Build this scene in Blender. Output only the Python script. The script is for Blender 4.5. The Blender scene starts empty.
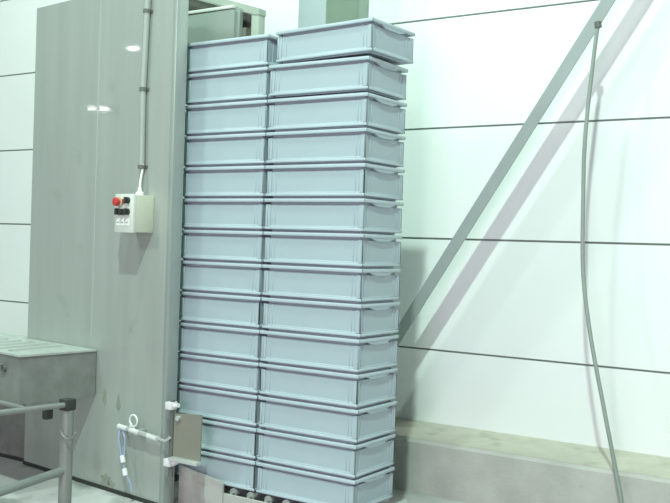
import bpy, bmesh, math, random
from mathutils import Vector, Matrix
random.seed(4)
S = bpy.context.scene
COL = S.collection
PI = math.pi

# ------------------------------------------------------------------ materials
def mat(name, col, rough=.5, metal=0., noise=0., scale=6., stretch=(1, 1, 1), bump=0., bscale=60., spec=.5,
        col2=None, coat=0., coat_rough=.03, grime=None):
    m = bpy.data.materials.new(name); m.use_nodes = True
    nt = m.node_tree; b = nt.nodes['Principled BSDF']
    b.inputs['Roughness'].default_value = rough; b.inputs['Metallic'].default_value = metal
    b.inputs['Specular IOR Level'].default_value = spec
    b.inputs['Coat Weight'].default_value = coat; b.inputs['Coat Roughness'].default_value = coat_rough
    b.inputs['Base Color'].default_value = (*col, 1)
    tc = nt.nodes.new('ShaderNodeTexCoord'); mp = nt.nodes.new('ShaderNodeMapping')
    mp.inputs['Scale'].default_value = stretch
    nt.links.new(tc.outputs['Object'], mp.inputs['Vector'])
    last = None
    if noise or col2:
        n = nt.nodes.new('ShaderNodeTexNoise'); n.inputs['Scale'].default_value = scale
        n.inputs['Detail'].default_value = 6; n.inputs['Roughness'].default_value = .6
        nt.links.new(mp.outputs[0], n.inputs['Vector'])
        r = nt.nodes.new('ShaderNodeValToRGB')
        r.color_ramp.elements[0].position = .3; r.color_ramp.elements[1].position = .7
        c2 = col2 if col2 else tuple(c * (1 - noise) for c in col)
        c1 = col if col2 else tuple(min(1, c * (1 + noise)) for c in col)
        r.color_ramp.elements[0].color = (*c2, 1); r.color_ramp.elements[1].color = (*c1, 1)
        nt.links.new(n.outputs['Fac'], r.inputs[0]); last = r.outputs[0]
        if grime:
            g = nt.nodes.new('ShaderNodeTexNoise'); g.inputs['Scale'].default_value = grime[1]
            g.inputs['Detail'].default_value = 8
            nt.links.new(tc.outputs['Object'], g.inputs['Vector'])
            gr = nt.nodes.new('ShaderNodeValToRGB')
            gr.color_ramp.elements[0].position = grime[2]; gr.color_ramp.elements[1].position = grime[2] + .12
            nt.links.new(g.outputs['Fac'], gr.inputs[0])
            mx = nt.nodes.new('ShaderNodeMixRGB'); mx.inputs[2].default_value = (*grime[0], 1)
            nt.links.new(gr.outputs[0], mx.inputs[0]); nt.links.new(last, mx.inputs[1]); last = mx.outputs[0]
        nt.links.new(last, b.inputs['Base Color'])
    if bump:
        n2 = nt.nodes.new('ShaderNodeTexNoise'); n2.inputs['Scale'].default_value = bscale
        nt.links.new(mp.outputs[0], n2.inputs['Vector'])
        bp = nt.nodes.new('ShaderNodeBump'); bp.inputs['Strength'].default_value = bump; bp.inputs['Distance'].default_value = .01
        nt.links.new(n2.outputs['Fac'], bp.inputs['Height']); nt.links.new(bp.outputs[0], b.inputs['Normal'])
    return m

M_wall = mat('white_wall_panel', (.80, .83, .81), .55, noise=.015, scale=1.2)
M_joint = mat('wall_joint', (.26, .30, .27), .8)
M_conc = mat('plinth_concrete', (.46, .46, .42), .85, noise=.10, scale=5, bump=.15, grime=((.34, .34, .30), 9, .66))
M_ledge = mat('ledge_concrete', (.44, .42, .35), .8, noise=.08, scale=9, grime=((.36, .34, .28), 7, .60))
M_tube = mat('worn_tube_steel', (.24, .26, .24), .45, metal=.3, noise=.1)
M_side_shade = mat('column_side_shade', (.24, .33, .25), .6, noise=.04)  # shade of the column's right face, put into the colour
M_floor = mat('floor_concrete', (.52, .51, .50), .5, noise=.16, scale=2.5, bump=.1, grime=((.25, .26, .24), 2.6, .50))
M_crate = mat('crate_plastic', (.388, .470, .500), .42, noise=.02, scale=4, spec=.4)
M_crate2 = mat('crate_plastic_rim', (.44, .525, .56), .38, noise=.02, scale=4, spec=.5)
M_steel = mat('brushed_steel', (.40, .435, .40), .5, metal=.25, noise=.06, scale=3, stretch=(3, 3, .25), coat=.22, coat_rough=.035,
              bump=.0, grime=((.34, .355, .32), 4.5, .62))
M_steel_edge = mat('bare_steel_edge', (.36, .40, .375), .42, metal=.35, noise=.06, scale=6, stretch=(4, 4, .4))
M_steel_lt = mat('bright_steel', (.62, .65, .62), .35, metal=.5, noise=.05)
M_chrome = mat('polished_steel', (.85, .84, .84), .3, metal=.25)
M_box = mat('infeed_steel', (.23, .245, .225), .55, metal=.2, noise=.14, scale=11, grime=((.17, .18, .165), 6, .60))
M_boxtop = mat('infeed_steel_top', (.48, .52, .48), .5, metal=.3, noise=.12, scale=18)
M_roll = mat('roller_steel', (.38, .40, .38), .45, metal=.3, noise=.05)
M_plate = mat('dull_plate', (.25, .245, .20), .55, metal=.2, noise=.06)
M_guard = mat('conveyor_side', (.42, .425, .39), .75, noise=.10, scale=12, grime=((.33, .32, .27), 10, .60))
M_black = mat('black_rubber', (.03, .035, .03), .7)
M_dark = mat('dark_metal', (.12, .13, .11), .6, noise=.15)
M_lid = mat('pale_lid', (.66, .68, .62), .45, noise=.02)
M_cream = mat('cream_enclosure', (.55, .58, .46), .45, noise=.02)
M_red = mat('red_plastic', (.55, .05, .05), .4)
M_white = mat('white_plastic', (.85, .86, .84), .4)
M_pipe = mat('galvanised_conduit', (.38, .42, .39), .5, metal=.2, noise=.05)
M_strut = mat('grey_painted_steel', (.31, .345, .335), .5, noise=.04)
M_cable = mat('grey_rubber_cable', (.27, .31, .28), .6, noise=.05)
M_hose = mat('blue_air_hose', (.30, .37, .50), .35)
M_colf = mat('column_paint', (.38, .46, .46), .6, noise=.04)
M_frame = mat('machine_frame_paint', (.36, .42, .35), .6, noise=.06)
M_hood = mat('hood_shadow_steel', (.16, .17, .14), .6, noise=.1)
M_cover = mat('cover_steel', (.31, .36, .32), .5, metal=.2, noise=.04)

# ------------------------------------------------------------------ mesh helpers
def bx(bm, x0, x1, y0, y1, z0, z1, bev=0., seg=2):
    r = bmesh.ops.create_cube(bm, size=1)
    v = r['verts']
    for p in v:
        p.co = Vector(((x0 + x1) / 2 + p.co.x * (x1 - x0), (y0 + y1) / 2 + p.co.y * (y1 - y0), (z0 + z1) / 2 + p.co.z * (z1 - z0)))
    if bev:
        e = list({e for q in v for e in q.link_edges})
        bmesh.ops.bevel(bm, geom=e, offset=bev, segments=seg, affect='EDGES', profile=.5)

def prism(bm, pts, axis, a0, a1):
    """extrude a closed outline (2-D pts) along axis from a0 to a1"""
    def P(p, a):
        return {'x': (a, p[0], p[1]), 'y': (p[0], a, p[1]), 'z': (p[0], p[1], a)}[axis]
    lo = [bm.verts.new(P(p, a0)) for p in pts]; hi = [bm.verts.new(P(p, a1)) for p in pts]
    n = len(pts)
    fs = [bm.faces.new(lo), bm.faces.new(hi[::-1])]
    for i in range(n):
        fs.append(bm.faces.new((lo[i], hi[i], hi[(i + 1) % n], lo[(i + 1) % n])))
    bmesh.ops.recalc_face_normals(bm, faces=fs)

def tube(bm, path, rad, n=12, cap=True):
    pts = [Vector(p) for p in path]
    rr = rad if isinstance(rad, (list, tuple)) else [rad] * len(pts)
    rings = []; up = None
    for i, p in enumerate(pts):
        t = (pts[min(i + 1, len(pts) - 1)] - pts[max(i - 1, 0)]).normalized()
        if up is None:
            up = t.orthogonal().normalized()
        up = (up - t * up.dot(t)).normalized(); s = t.cross(up)
        rings.append([bm.verts.new(p + (up * math.cos(2 * PI * k / n) + s * math.sin(2 * PI * k / n)) * rr[i]) for k in range(n)])
    fs = []
    for a, b in zip(rings, rings[1:]):
        for k in range(n):
            fs.append(bm.faces.new((a[k], a[(k + 1) % n], b[(k + 1) % n], b[k])))
    if cap:
        fs.append(bm.faces.new(rings[0][::-1])); fs.append(bm.faces.new(rings[-1]))
    bmesh.ops.recalc_face_normals(bm, faces=fs)

def smooth_path(pts, k=8):
    P = [Vector(p) for p in pts]; out = []
    for i in range(len(P) - 1):
        a = P[max(i - 1, 0)]; b = P[i]; c = P[i + 1]; d = P[min(i + 2, len(P) - 1)]
        for j in range(k):
            t = j / k
            out.append(.5 * ((2 * b) + (c - a) * t + (2 * a - 5 * b + 4 * c - d) * t * t + (3 * b - a - 3 * c + d) * t ** 3))
    out.append(P[-1]); return out

def obj(name, bm, m, parent=None, smooth=False, loc=None):
    me = bpy.data.meshes.new(name); bm.to_mesh(me); bm.free()
    me.materials.append(m)
    if smooth:
        for p in me.polygons: p.use_smooth = True
        try: me.set_sharp_from_angle(angle=math.radians(40))
        except Exception: pass
    o = bpy.data.objects.new(name, me); COL.objects.link(o)
    if parent: o.parent = parent
    if loc: o.location = loc
    return o

def box_obj(name, d, m, parent=None, bev=0.):
    bm = bmesh.new(); bx(bm, *d, bev=bev); return obj(name, bm, m, parent, smooth=bool(bev))

def tube_obj(name, path, rad, m, parent=None, n=12):
    bm = bmesh.new(); tube(bm, path, rad, n); return obj(name, bm, m, parent, smooth=True)

def thing(name, label, cat, loc=(0, 0, 0), rotz=0., group=None):
    o = bpy.data.objects.new(name, None); COL.objects.link(o)
    o.empty_display_size = .1
    o.location = loc; o.rotation_euler = (0, 0, rotz); o['label'] = label; o['category'] = cat
    if group: o['group'] = group
    return o

def tag(o, label, cat, group=None):
    o['label'] = label; o['category'] = cat
    if group: o['group'] = group
    return o

def struct(o):
    o['kind'] = 'structure'; return o

FLOOR = -.14
WY = 1.35            # face of the back wall

# ------------------------------------------------------------------ the room
bm = bmesh.new(); bx(bm, -12, 7, -12, 2.0, FLOOR - .2, FLOOR)
struct(obj('floor', bm, M_floor))
# back wall: smooth white panels with recessed joints
bm = bmesh.new()
g = .006
for x0, x1, J in ((-1.7, 5, [.010, .655, 1.336, 2.012, 2.684, 3.33, 3.99, 4.65]), (-9, -1.7, [.05, .711, 1.367, 1.991, 2.632, 3.28, 3.93, 4.6])):
    lo = FLOOR
    for j in J + [5.6]:
        if j - lo > .05:
            bx(bm, x0, x1, WY, WY + .1, lo + (g if lo != FLOOR else 0), j - g)
        lo = j
wall = struct(obj('wall_back', bm, M_wall))
bm = bmesh.new(); bx(bm, -9, 5, WY + .015, WY + .12, FLOOR, 5.6)
wj = obj('joint_backing', bm, M_joint, wall)
# concrete plinth along the wall: vertical face, sloping ledge
bm = bmesh.new()
prism(bm, [(1.02, FLOOR), (1.02, .150), (1.032, .168), (WY + .012, .208), (WY + .012, FLOOR)], 'x', -9, 5)
pl = struct(obj('baseboard_back', bm, M_conc))
bm = bmesh.new()
prism(bm, [(1.0315, .1685), (1.033, .172), (WY, .2105), (WY, .206)], 'x', -9, 5)
obj('ledge_coating', bm, M_ledge, pl)

# ------------------------------------------------------------------ crates
L, W, H = .598, .384, .168
def make_crate():
    t = thing('plastic_crate', '', 'crate')
    hx, hy = L / 2, W / 2
    ins = .016; th = .004
    bm = bmesh.new()                                            # body: open box, walls and floor
    for s in (-1, 1):
        bx(bm, -hx + ins, hx - ins, s * (hy - ins) - th / 2, s * (hy - ins) + th / 2, .012, .129)
        bx(bm, s * (hx - ins) - th / 2, s * (hx - ins) + th / 2, -hy + ins, hy - ins, .012, .129)
        bx(bm, -hx + .028, hx - .028, s * (hy - .028) - .003, s * (hy - .028) + .003, .012, .150)
        bx(bm, s * (hx - .028) - .003, s * (hx - .028) + .003, -hy + .028, hy - .028, .012, .150)
    bx(bm, -hx + ins, hx - ins, -hy + ins, hy - ins, .007, .012)
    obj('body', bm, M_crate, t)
    bm = bmesh.new()                                            # rim: rounded outer lip over a recessed shadow groove
    def ring(o, w, z0, z1, b):
        bx(bm, -hx + o, hx - o, -hy + o, -hy + o + w, z0, z1, b)
        bx(bm, -hx + o, hx - o, hy - o - w, hy - o, z0, z1, b)
        bx(bm, -hx + o, -hx + o + w, -hy + o + .002, hy - o - .002, z0, z1, b)
        bx(bm, hx - o - w, hx - o, -hy + o + .002, hy - o - .002, z0, z1, b)
    ring(.0, .014, .1425, .1600, .0035)
    ring(.010, .024, .1425, .150, .001)
    ring(.032, .006, .148, .1675, .001)
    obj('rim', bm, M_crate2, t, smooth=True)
    bm = bmesh.new()                                            # flared base band and inset foot
    ring(.004, .014, .005, .018, .003)
    ring(.011, .010, .016, .026, .002)
    bx(bm, -hx + .030, hx - .030, -hy + .030, hy - .030, .0, .010)
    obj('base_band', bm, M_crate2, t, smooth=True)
    for sx in (-1, 1):                                          # ribbed corner posts
        for sy in (-1, 1):
            bm = bmesh.new()
            for a, b, o in ((.006, .013, .006), (.018, .034, .009), (.040, .045, .012), (.058, .064, .011)):
                x0, x1 = sorted((sx * (hx - a), sx * (hx - b)))
                y0, y1 = sorted((sy * (hy - o), sy * (hy - ins - .002)))
                bx(bm, x0, x1, y0, y1, .020, .130, .0015, 1)
                y0, y1 = sorted((sy * (hy - a), sy * (hy - b)))
                x0, x1 = sorted((sx * (hx - o), sx * (hx - ins - .002)))
                bx(bm, x0, x1, y0, y1, .020, .130, .0015, 1)
            obj('corner_rib', bm, M_crate, t, smooth=True)
        # grip flap below the rim on the short end, with a curved lower edge
        bm = bmesh.new()
        pts = [(-.105, .144), (-.105, .139)]
        for k in range(13):
            a = -.095 + .19 * k / 12
            pts.append((a, .138 - .011 * max(0, min(1, 2.2 * (1 - abs(a) / .095))) ** .7))
        pts += [(.105, .139), (.105, .144)]
        x0, x1 = sorted((sx * (hx - .002), sx * (hx - .016)))
        prism(bm, pts, 'x', x0, x1)
        obj('handle', bm, M_crate, t)
    return t

def dup(root):
    r = root.copy(); COL.objects.link(r)
    for ch in root.children:
        c = ch.copy(); COL.objects.link(c); c.parent = r
    return r

ORD = ['topmost', 'second', 'third', 'fourth', 'fifth', 'sixth', 'seventh', 'eighth', 'ninth', 'tenth', 'eleventh',
       'twelfth', 'thirteenth', 'lowest']
proto = make_crate(); first = True
for st, (xc, side) in enumerate(((-L / 2 - .001, 'right-hand'), (-L / 2 - .606, 'left-hand'))):
    for k in range(14):                                         # k = 0 is the lowest crate
        c = proto if first else dup(proto); first = False
        n = 13 - k
        jx, jy = random.uniform(-.0015, .0015), random.uniform(-.002, .002)
        c.location = (xc + jx, W / 2 + jy, k * H); c.rotation_euler = (0, 0, random.uniform(-.003, .003))
        if st == 0 and n == 1: c.location.z += .005
        near = 'in the right-hand stack, beside the bare white wall' if st == 0 else 'in the left-hand stack, beside the steel panel'
        if n == 0:
            c['label'] = ('topmost grey plastic crate of the right-hand stack, set askew and overhanging' if st == 0 else
                          'topmost grey plastic crate of the left-hand stack, below the rounded steel cover')
        elif n == 13:
            c['label'] = 'lowest grey plastic crate of the %s stack, resting on the rollers' % side
        else:
            c['label'] = 'grey plastic crate %s, %s from the top' % (near, ORD[n])
        c['group'] = 'grey crates piled in two tall stacks'
        if st == 0 and n == 0:                                  # shifted, turned and a little tilted
            ya = -.050
            off = Vector((-L / 2, W / 2, 0)); off.rotate(Matrix.Rotation(ya, 3, 'Z'))
            c.rotation_euler = (0, -.009, ya)
            c.location = (off.x + .018, off.y - .003, k * H + .0145)

# ------------------------------------------------------------------ roller conveyor under the stacks
t = thing('roller_conveyor', 'low roller conveyor under the two crate stacks, with a grey side rail', 'conveyor', (-.62, .2, FLOOR))
def loc(o, p): return (o[0] - p[0], o[1] - p[1], o[2] - p[2])
b0 = t.location
bm = bmesh.new()
bx(bm, -.79 + .62, .10 + .62, -.028 - .2, -.016 - .2, 0, .113, .002)
obj('side_rail', bm, M_guard, t)
bm = bmesh.new()
bx(bm, -1.24 + .62, .10 + .62, .412 - .2, .424 - .2, 0, .098, .002)
obj('side_rail', bm, M_guard, t)
bm = bmesh.new()
prism(bm, [(-1.09 + .62, 0), (-.785 + .62, 0), (-.785 + .62, .165), (-.83 + .62, .176), (-1.09 + .62, .212)], 'y', -.036 - .2, -.024 - .2)
obj('side_guard', bm, M_guard, t)
for k in range(12):
    x = -1.20 + .1135 * k
    bm = bmesh.new()
    tube(bm, [(x + .62, .004 - .2, .115), (x + .62, .40 - .2, .115)], .0245, 16)
    tube(bm, [(x + .62, -.016 - .2, .115), (x + .62, .413 - .2, .115)], .008, 10)
    obj('roller', bm, M_roll, t, smooth=True)

# ------------------------------------------------------------------ steel panel of the washing cabin
YAW = -.12
PO = Vector((-1.1, -.14, FLOOR))
t = thing('steel_cabinet', 'tall stainless steel cabinet front left of the crate stacks', 'cabinet', PO, YAW)
HT = 2.82
bm = bmesh.new()
bx(bm, -1.345, -.032, 0, .07, .02, HT, .002, 1)
obj('front_panel', bm, M_steel, t)
bm = bmesh.new()
bx(bm, -.034, 0, -.004, .072, .02, HT, .004)
obj('edge_jamb', bm, M_steel_edge, t, smooth=True)
box_obj('weld_seam', (-.684, -.678, -.0015, .002, .85, HT - .01), M_steel_lt, t)
box_obj('base_seal', (-1.345, 0, -.006, .05, 0, .022), M_black, t)
bm = bmesh.new()
bx(bm, -1.33, -.44, .071, .30, .02, HT - .04)
obj('cabinet_body', bm, M_steel, t)
for (lx, lz, rx, rz) in ((-.535, .520, .018, .046), (-.41, .500, .018, .050), (-.505, .055, .045, .034), (-.455, .04, .03, .022)):
    bm = bmesh.new()
    bmesh.ops.create_circle(bm, cap_ends=True, segments=14, radius=1)
    for v in bm.verts:
        v.co = Vector((lx + v.co.x * rx * (1 + .35 * math.sin(v.co.y * 5 + lx * 40)), -.0008, lz + v.co.y * rz * (1 + .2 * math.cos(v.co.x * 7))))
    obj('rust_stain', bm, mat('rust_stain', (.26, .285, .235), .7, noise=.2, scale=20), t)

def pw(lx, ly, lz):
    """panel-local point (lz measured from world zero) to world"""
    c, s = math.cos(YAW), math.sin(YAW)
    return (PO.x + c * lx - s * ly, PO.y + s * lx + c * ly, lz)

# conduit running down the panel
o = pw(-.245, 0, 1.669)
t = thing('cable_conduit', 'thin grey conduit running down the steel panel to the switch box', 'conduit', o, YAW)
tube_obj('pipe', [(.005, -.021, .0), (-.002, -.021, .42)], .0165, M_pipe, t)
tube_obj('pipe', [(-.002, -.021, .42), (.012, -.021, .84)], .0175, M_pipe, t)
tube_obj('pipe', [(.012, -.021, .84), (.020, -.021, 1.01)], .0195, M_pipe, t)
for z, x in ((.0, .005), (.42, -.002), (.84, .012)):
    bm = bmesh.new()
    tube(bm, [(x, -.021, z - .012), (x, -.021, z + .008)], .0205, 14)
    bx(bm, x - .012, x + .028, -.006, 0, z - .008, z + .008, .002)
    obj('clamp', bm, M_dark, t, smooth=True)

# switch box on the panel
o = pw(-.150, 0, 1.312)
t = thing('switch_box', 'cream switch box with red stop button mounted on the steel panel', 'switch box', o, YAW)
bm = bmesh.new(); bx(bm, -.152, .0, -.120, 0, 0, .198, .004)
obj('enclosure', bm, M_cream, t, smooth=True)
bm = bmesh.new(); bx(bm, -.155, .003, -.140, -.120, -.003, .202, .004)
obj('lid', bm, M_lid, t, smooth=True)
bm = bmesh.new()
tube(bm, [(-.112, -.140, .160), (-.112, -.157, .160)], .012, 14)
tube(bm, [(-.112, -.155, .160), (-.112, -.163, .160), (-.112, -.174, .160), (-.112, -.177, .160)], [.017, .023, .022, .015], 18)
obj('stop_button', bm, M_red, t, smooth=True)['label'] = 'red mushroom stop button'
bm = bmesh.new(); tube(bm, [(-.112, -.1405, .160), (-.112, -.146, .160)], .025, 18)
obj('button_collar', bm, mat('yellow_collar', (.62, .5, .3), .5), t, smooth=True)
for (x, z, m) in ((-.040, .168, M_black), (-.118, .108, M_black), (-.078, .106, M_black), (-.040, .108, M_black)):
    bm = bmesh.new()
    tube(bm, [(x, -.140, z), (x, -.152, z)], .017, 14)
    bx(bm, x - .005, x + .005, -.168, -.152, z - .017, z + .017, .002)
    obj('selector_knob', bm, m, t, smooth=True)
box_obj('lamp_lens', (-.088, -.068, -.146, -.140, .150, .176), mat('dark_red_lens', (.30, .10, .09), .3), t, .002)
for x in (-.122, -.085, -.043):
    box_obj('label_plate', (x - .014, x + .014, -.1425, -.140, .035, .070), M_white, t)
    box_obj('label_mark', (x - .009, x + .009, -.1432, -.1425, .047, .055), mat('grey_print', (.4, .42, .38), .6), t)
bm = bmesh.new()
tube(bm, [(-.075, -.04, .196), (-.075, -.04, .215), (-.075, -.04, .222), (-.075, -.04, .245)], [.022, .022, .012, .009], 14)
obj('cable_gland', bm, M_white, t, smooth=True)['label'] = 'white cable gland'
tube_obj('gland_cable', smooth_path([(-.075, -.04, .24), (-.076, -.035, .29), (-.079, -.022, .345), (-.077, -.021, .37)]), .006, M_white, t)

# ------------------------------------------------------------------ stop plate hinged at the panel edge
o = pw(.060, -.025, .118)
t = thing('stop_plate', 'hinged dull steel stop plate at the foot of the left crate stack', 'plate', o, 0)
bm = bmesh.new()
prism(bm, [(.036, .03), (.222, .030), (.226, .278), (.040, .262)], 'y', -.006, .0)
obj('plate', bm, M_plate, t)
bm = bmesh.new(); bx(bm, .034, .228, -.040, .004, .022, .040, .003)
obj('bottom_ledge', bm, M_steel_lt, t, smooth=True)
tube_obj('hinge_pin', [(.018, 0, -.07), (.018, 0, .33)], .013, M_dark, t)
for z in (.005, .30):
    bm = bmesh.new()
    bx(bm, -.012, .034, -.026, .022, z - .020, z + .020, .004)
    tube(bm, [(.034, 0, z), (.06, 0, z + .006)], .012, 10)
    obj('hinge_block', bm, M_chrome, t, smooth=True)['label'] = 'white hinge block'
bm = bmesh.new(); tube(bm, [(.072, -.005, .243), (.072, -.022, .243)], .013, 12)
obj('screw', bm, M_steel_lt, t, smooth=True)

# ------------------------------------------------------------------ air cylinder with blue hose
o = pw(-.325, -.03, .252)
t = thing('air_cylinder', 'slim silver air cylinder with blue hose, low on the steel panel', 'air cylinder', o, YAW)
tube_obj('barrel', [(.02, -.012, -.004), (.33, -.012, -.018)], .0135, M_steel_lt, t)
tube_obj('piston_rod', smooth_path([(.33, -.012, -.018), (.38, -.014, -.018), (.412, -.012, .004)]), .0075, M_steel_lt, t)
for a in (-.02, .085, .235):
    z = -.003 - .05 * a
    bm = bmesh.new(); tube(bm, [(a, -.012, z), (a + .075, -.012, z - .004)], .0145, 14)
    obj('cylinder_head', bm, M_chrome, t, smooth=True)
box_obj('mounting_foot', (.14, .17, -.012, .030, -.03, .005), M_steel_edge, t, .002)
box_obj('mounting_foot', (-.01, .02, -.012, .030, -.03, .005), M_steel_edge, t, .002)
pts = [(  .11 + .032 * math.cos(a), -.014, .048 + .030 * math.sin(a)) for a in [(-.45 + 1.9 * k / 16) * PI for k in range(17)]]
tube_obj('hose_loop', [(.115, -.012, .005)] + pts + [(.075, -.012, .012)], .005, M_white, t, 8)
h = tube_obj('air_hose', smooth_path([(.0, -.014, -.01), (.008, -.03, -.06), (.03, -.034, -.12), (.05, -.036, -.17), (.070, -.034, -.215), (.085, -.03, -.25), (.115, -.02, -.305), (.125, -.02, -.335)]), .0065, M_hose, t, 10)
tube_obj('air_hose', smooth_path([(.012, -.014, -.012), (.045, -.02, -.05), (.055, -.024, -.10), (.062, -.03, -.15)]), .0055, M_hose, t, 10)
for p in ((.055, -.036, -.165), (.075, -.034, -.232)):
    bm = bmesh.new()
    tube(bm, [(p[0] - .006, p[1], p[2] + .018), (p[0] + .006, p[1], p[2] - .018)], .014, 10)
    obj('hose_fitting', bm, M_white, h, smooth=True)

# ------------------------------------------------------------------ infeed roller table at left
t = thing('infeed_table', 'grey steel infeed roller table projecting from the left side of cabinet', 'table', (-2.2, -.2, FLOOR))
ox, oy, oz = t.location
def Q(pts): return [(p[0] - ox, p[1] - oy) for p in pts]
foot = [(-3.0, -.41), (-1.776, -.547), (-1.716, -.072), (-2.45, .018), (-2.45, .09), (-3.0, .13)]
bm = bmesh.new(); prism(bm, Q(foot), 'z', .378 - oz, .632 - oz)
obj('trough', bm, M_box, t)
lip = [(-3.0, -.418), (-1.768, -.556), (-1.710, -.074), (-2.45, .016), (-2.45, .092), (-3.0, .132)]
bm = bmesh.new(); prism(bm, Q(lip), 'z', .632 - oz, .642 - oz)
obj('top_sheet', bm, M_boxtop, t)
bm = bmesh.new(); bx(bm, -3.0 - ox, -2.452 - ox, .06 - oy, .6 - oy, 0, .378 - oz)
obj('pedestal', bm, M_box, t)
box_obj('base_seal', (-3.0 - ox, -2.452 - ox, .054 - oy, .08 - oy, 0, .022), M_black, t)
for k in range(9):
    x = -2.93 + .122 * k
    yf = -.418 - (x + 3.0) * .112 + .06
    bm = bmesh.new()
    tube(bm, [(x - ox, yf - oy, .627 - oz), (x - ox, -.12 - oy, .627 - oz)], .024, 16)
    obj('roller', bm, M_roll, t, smooth=True)
bm = bmesh.new(); tube(bm, [(-1.92 - ox, -.531 - oy, .555 - oz), (-1.92 - ox, -.55 - oy, .555 - oz)], .018, 10)
tube(bm, [(-1.92 - ox, -.55 - oy, .555 - oz), (-1.905 - ox, -.565 - oy, .585 - oz)], .007, 8)
obj('drain_tap', bm, M_dark, t, smooth=True)

# ------------------------------------------------------------------ tubular stand in the foreground
PX, PY = -.925, -.955
t = thing('tube_stand', 'tubular steel stand with two rails in the left foreground', 'stand', (PX, PY, FLOOR))
tube_obj('post', [(0, 0, .0), (0, 0, .66)], .029, M_tube, t, 16)
tube_obj('foot_plate', [(0, 0, 0), (0, 0, .012)], .06, M_tube, t, 18)
tube_obj('top_rail', [(.018, .014, .675), (-.062, -.42, .672), (-.10, -.66, .672)], .0125, M_tube, t, 12)
tube_obj('lower_rail', [(.0, -.02, .380), (.075, -.41, .376), (.115, -.64, .376)], .019, M_tube, t, 12)
tube_obj('cross_rail', smooth_path([(-.03, -.208, .678), (-.13, -.19, .676), (-.25, -.18, .677), (-.6, -.17, .677)]), .010, M_tube, t, 10)
tube_obj('post', [(-.6, -.17, 0), (-.6, -.17, .69)], .025, M_tube, t, 14)
tube_obj('post', [(.115, -.66, 0), (.115, -.66, .40)], .029, M_tube, t, 14)
tube_obj('post', [(-.10, -.66, 0), (-.10, -.66, .69)], .025, M_tube, t, 14)
bm = bmesh.new(); bx(bm, -.024, .03, -.03, .026, .648, .70, .006); bx(bm, -.012, .018, -.018, .012, .58, .655, .004)
obj('clamp', bm, M_black, t, smooth=True)
bm = bmesh.new(); bx(bm, -.045, -.012, -.105, -.065, .615, .665, .008)
obj('clamp', bm, M_black, t, smooth=True)
hk = [(.0 + .045 - .045 * math.cos(a), -.032, .565 - .034 * math.sin(a)) for a in [PI * k / 12 for k in range(13)]]
tube_obj('hook', hk, .0055, M_tube, t, 8)

# ------------------------------------------------------------------ machine frame and rounded cover behind the left stack
t = thing('steel_gantry', 'greenish steel gantry standing behind the left crate stack', 'gantry', (-1.125, .5, FLOOR))
box_obj('post', (.00, .055, .0, .06, 0, 2.745), M_frame, t, .003)
box_obj('gap_shade_strip', (-.052, -.012, .055, .10, 0, 2.75), M_hood, t, .003)  # dark strip put in for the shade in the gap beside the post
bm = bmesh.new()
prism(bm, [(-.86, 3.025), (.03, 2.74), (.058, 2.74), (.058, 2.775), (-.86, 3.07)], 'y', -.003, .062)
obj('sloping_beam', bm, M_frame, t)
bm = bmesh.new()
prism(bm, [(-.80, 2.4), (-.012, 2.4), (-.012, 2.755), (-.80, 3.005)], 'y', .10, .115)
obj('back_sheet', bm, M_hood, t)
box_obj('post', (-.86, -.80, .0, .06, 0, 3.02), M_frame, t, .003)
bm = bmesh.new()
x0, x1, z0, z1, r = -.50, .0, .0, .225, .035
pts = [(x0, z0), (x1 + .0, z0)]
for k in range(7):
    a = PI / 2 * k / 6
    pts.append((x1 - r + r * math.cos(a), z1 - r + r * math.sin(a)))
pts += [(x0, z1)]
prism(bm, pts, 'y', 0, .05)
bmesh.ops.bevel(bm, geom=[e for e in bm.edges if all(v.co.y < .001 for v in e.verts) and max(v.co.z for v in e.verts) > .05], offset=.022, segments=4, affect='EDGES')
cv = obj('rounded_cover', bm, M_cover, None, smooth=True)
cv.location = (-1.185, .445, 2.432)
tag(cv, 'rounded pale steel cover above the left crate stack, inside the frame', 'cover')
bm = bmesh.new(); bx(bm, -.02, .03, .045, .112, .02, .1); 
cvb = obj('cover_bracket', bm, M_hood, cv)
bm = bmesh.new(); bx(bm, -.50, -.03, -.006, .03, .208, .229, .006)  # bright strip added as the glossy reflection along the cover's top
obj('top_highlight', bm, M_lid, cv, smooth=True)['label'] = 'painted highlight along the top edge of the cover'

# ------------------------------------------------------------------ column against the wall
t = thing('wall_column', 'pale grey column rising behind the right crate stack', 'column', (-.94, 1.1, FLOOR))
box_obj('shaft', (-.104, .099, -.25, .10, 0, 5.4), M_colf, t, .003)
box_obj('side_shade', (.0985, .103, -.247, .10, 0, 5.4), M_side_shade, t)  # thin skin whose darker green carries the column's shaded side
box_obj('wall_flange', (-.104, .090, .10, .25, .3, 5.4), mat('column_flange', (.30, .39, .32), .6, noise=.03), t, .002)

# ------------------------------------------------------------------ diagonal brace
t = thing('diagonal_brace', 'flat grey steel brace slanting up across the white wall', 'brace', (-.83, 1.09, .185))
TOP, LOW = Vector((.774, 0, 2.585)), Vector((.074, 0, 1.501))
D = (TOP - LOW).normalized(); N = Vector((D.z, 0, -D.x))
A = LOW - D * ((LOW.z - .19) / D.z)
AX = A.x
A = Vector((0, 0, .005))
t.location.x = AX
def slab(n0, n1, y0, y1):
    p = [A + N * n0, A + N * n1, A + N * n1 + D * 4.6, A + N * n0 + D * 4.6]
    prism(bm, [(q.x, q.z) for q in p], 'y', y0, y1)
bm = bmesh.new(); slab(-.034, .034, -.004, .004); slab(-.034, -.027, .002, .085)
obj('angle_bar', bm, M_strut, t)
box_obj('foot_plate', (-.05, .07, -.045, .095, -.012, .008), M_strut, t, .002)
e = A + D * 4.55
bm = bmesh.new(); bx(bm, e.x - .06, e.x + .06, .01, .259, e.z - .06, e.z + .06, .003)
obj('wall_bracket', bm, M_strut, t)

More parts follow.
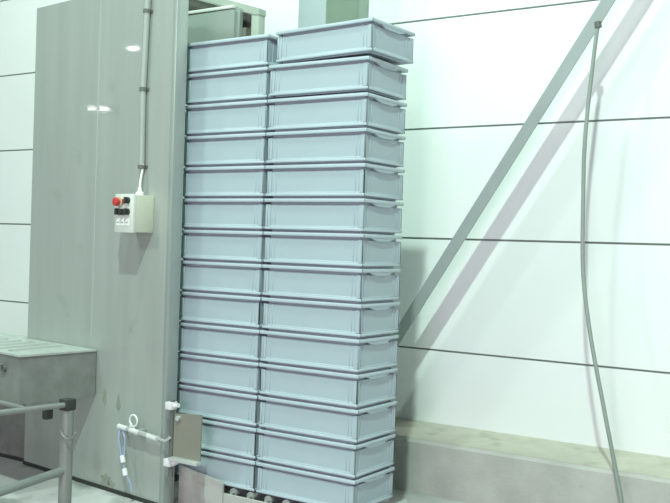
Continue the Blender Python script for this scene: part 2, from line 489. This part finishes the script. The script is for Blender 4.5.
# hanging cable
bm = bmesh.new()
path = smooth_path([(.752, 1.047, 2.47), (.742, 1.045, 2.40), (.712, 1.04, 2.03), (.705, 1.03, 1.80), (.707, 1.03, 1.606), (.722, 1.02, 1.20), (.778, 1.0, .865), (.865, .985, .50), (.913, .98, .30), (.965, .975, .08), (1.005, .96, -.08), (1.08, .90, -.127), (1.2, .80, -.127), (1.5, .8, -.127)])
tube(bm, path, .0108, 10)
cb = tag(obj('hanging_cable', bm, M_cable, None, smooth=True), 'long grey cable hanging from the brace down the white wall', 'cable')
bm = bmesh.new(); tube(bm, [(.748, 1.047, 2.485), (.752, 1.047, 2.455)], .018, 10)
obj('cable_tie', bm, M_dark, cb, smooth=True)

# ------------------------------------------------------------------ lamps of the hall and an added low fill
def lamp(name, loc, target, size, power, col, size_y=None):
    d = bpy.data.lights.new(name, 'AREA'); d.energy = power; d.color = col; d.size = size
    d.shape = 'RECTANGLE' if size_y else 'DISK'
    if size_y: d.size_y = size_y
    o = bpy.data.objects.new(name, d); COL.objects.link(o); o.location = loc
    o.rotation_euler = (Vector(target) - Vector(loc)).to_track_quat('-Z', 'Y').to_euler()
    return o
lamp('hall_and_fill_lamp', (2.25, -4.9, 8.28), (0, 1.2, 1.4), .28, 2200, (.72, 1, .87))
lamp('hall_and_fill_lamp', (.0, -1.9, 8.0), (0, 1.2, 1.2), .35, 560, (.80, 1, .92))
lamp('hall_and_fill_lamp', (-2.9, -1.5, 8.2), (0, 1.2, 1.2), .35, 480, (.80, 1, .92))
lamp('hall_and_fill_lamp', (-3.6, -5.2, 4.6), (-.6, 0, 1.2), .9, 300, (.78, 1, .92))
lamp('hall_and_fill_lamp', (2.6, -7.5, 1.6), (-.2, 0, .0), 2.2, 600, (1, .70, .97))  # added fill, not a lamp of the hall: lifts and tints the lower scene
# far lamps mirrored in the steel panel
lamp('far_lamp', (-13.3, -7.0, 5.0), (-1.47, -.1, 2.3), .17, 14, (1, 1, 1), .06)
lamp('far_lamp', (-21.96, -10.77, 5.0), (-1.8, -.05, 2), .22, 14, (1, 1, 1), .11)
lamp('far_lamp', (-21.7, -11.03, 5.0), (-1.8, -.05, 2), .24, 22, (1, 1, 1), .11)

w = bpy.data.worlds.new('hall_air'); S.world = w; w.use_nodes = True
bg = w.node_tree.nodes['Background']; bg.inputs[0].default_value = (.86, 1, .96, 1); bg.inputs[1].default_value = .8

# ------------------------------------------------------------------ camera
f, yaw, pitch, roll = 944.53, -.585347, .007977, .0314358
cd = bpy.data.cameras.new('camera'); cam = bpy.data.objects.new('camera', cd); COL.objects.link(cam)
cy, sy = math.cos(yaw), math.sin(yaw)
r = Vector((cy, -sy, 0)); d = Vector((sy, cy, 0)); u = Vector((0, 0, 1))
d2 = d * math.cos(pitch) - u * math.sin(pitch); u2 = u * math.cos(pitch) + d * math.sin(pitch)
r3 = r * math.cos(roll) + u2 * math.sin(roll); u3 = u2 * math.cos(roll) - r * math.sin(roll)
Mx = Matrix((r3, u3, -d2)).transposed().to_4x4(); Mx.translation = Vector((2.365225, -3.805638, 1.283897))
cam.matrix_world = Mx
cd.sensor_fit = 'HORIZONTAL'; cd.sensor_width = 36; cd.lens = f / 670 * 36; cd.clip_start = .02; cd.clip_end = 100
S.camera = cam
S.view_settings.view_transform = 'Standard'; S.view_settings.look = 'None'
S.view_settings.exposure = -1.70; S.view_settings.gamma = 1.; S.view_settings.use_curve_mapping = False
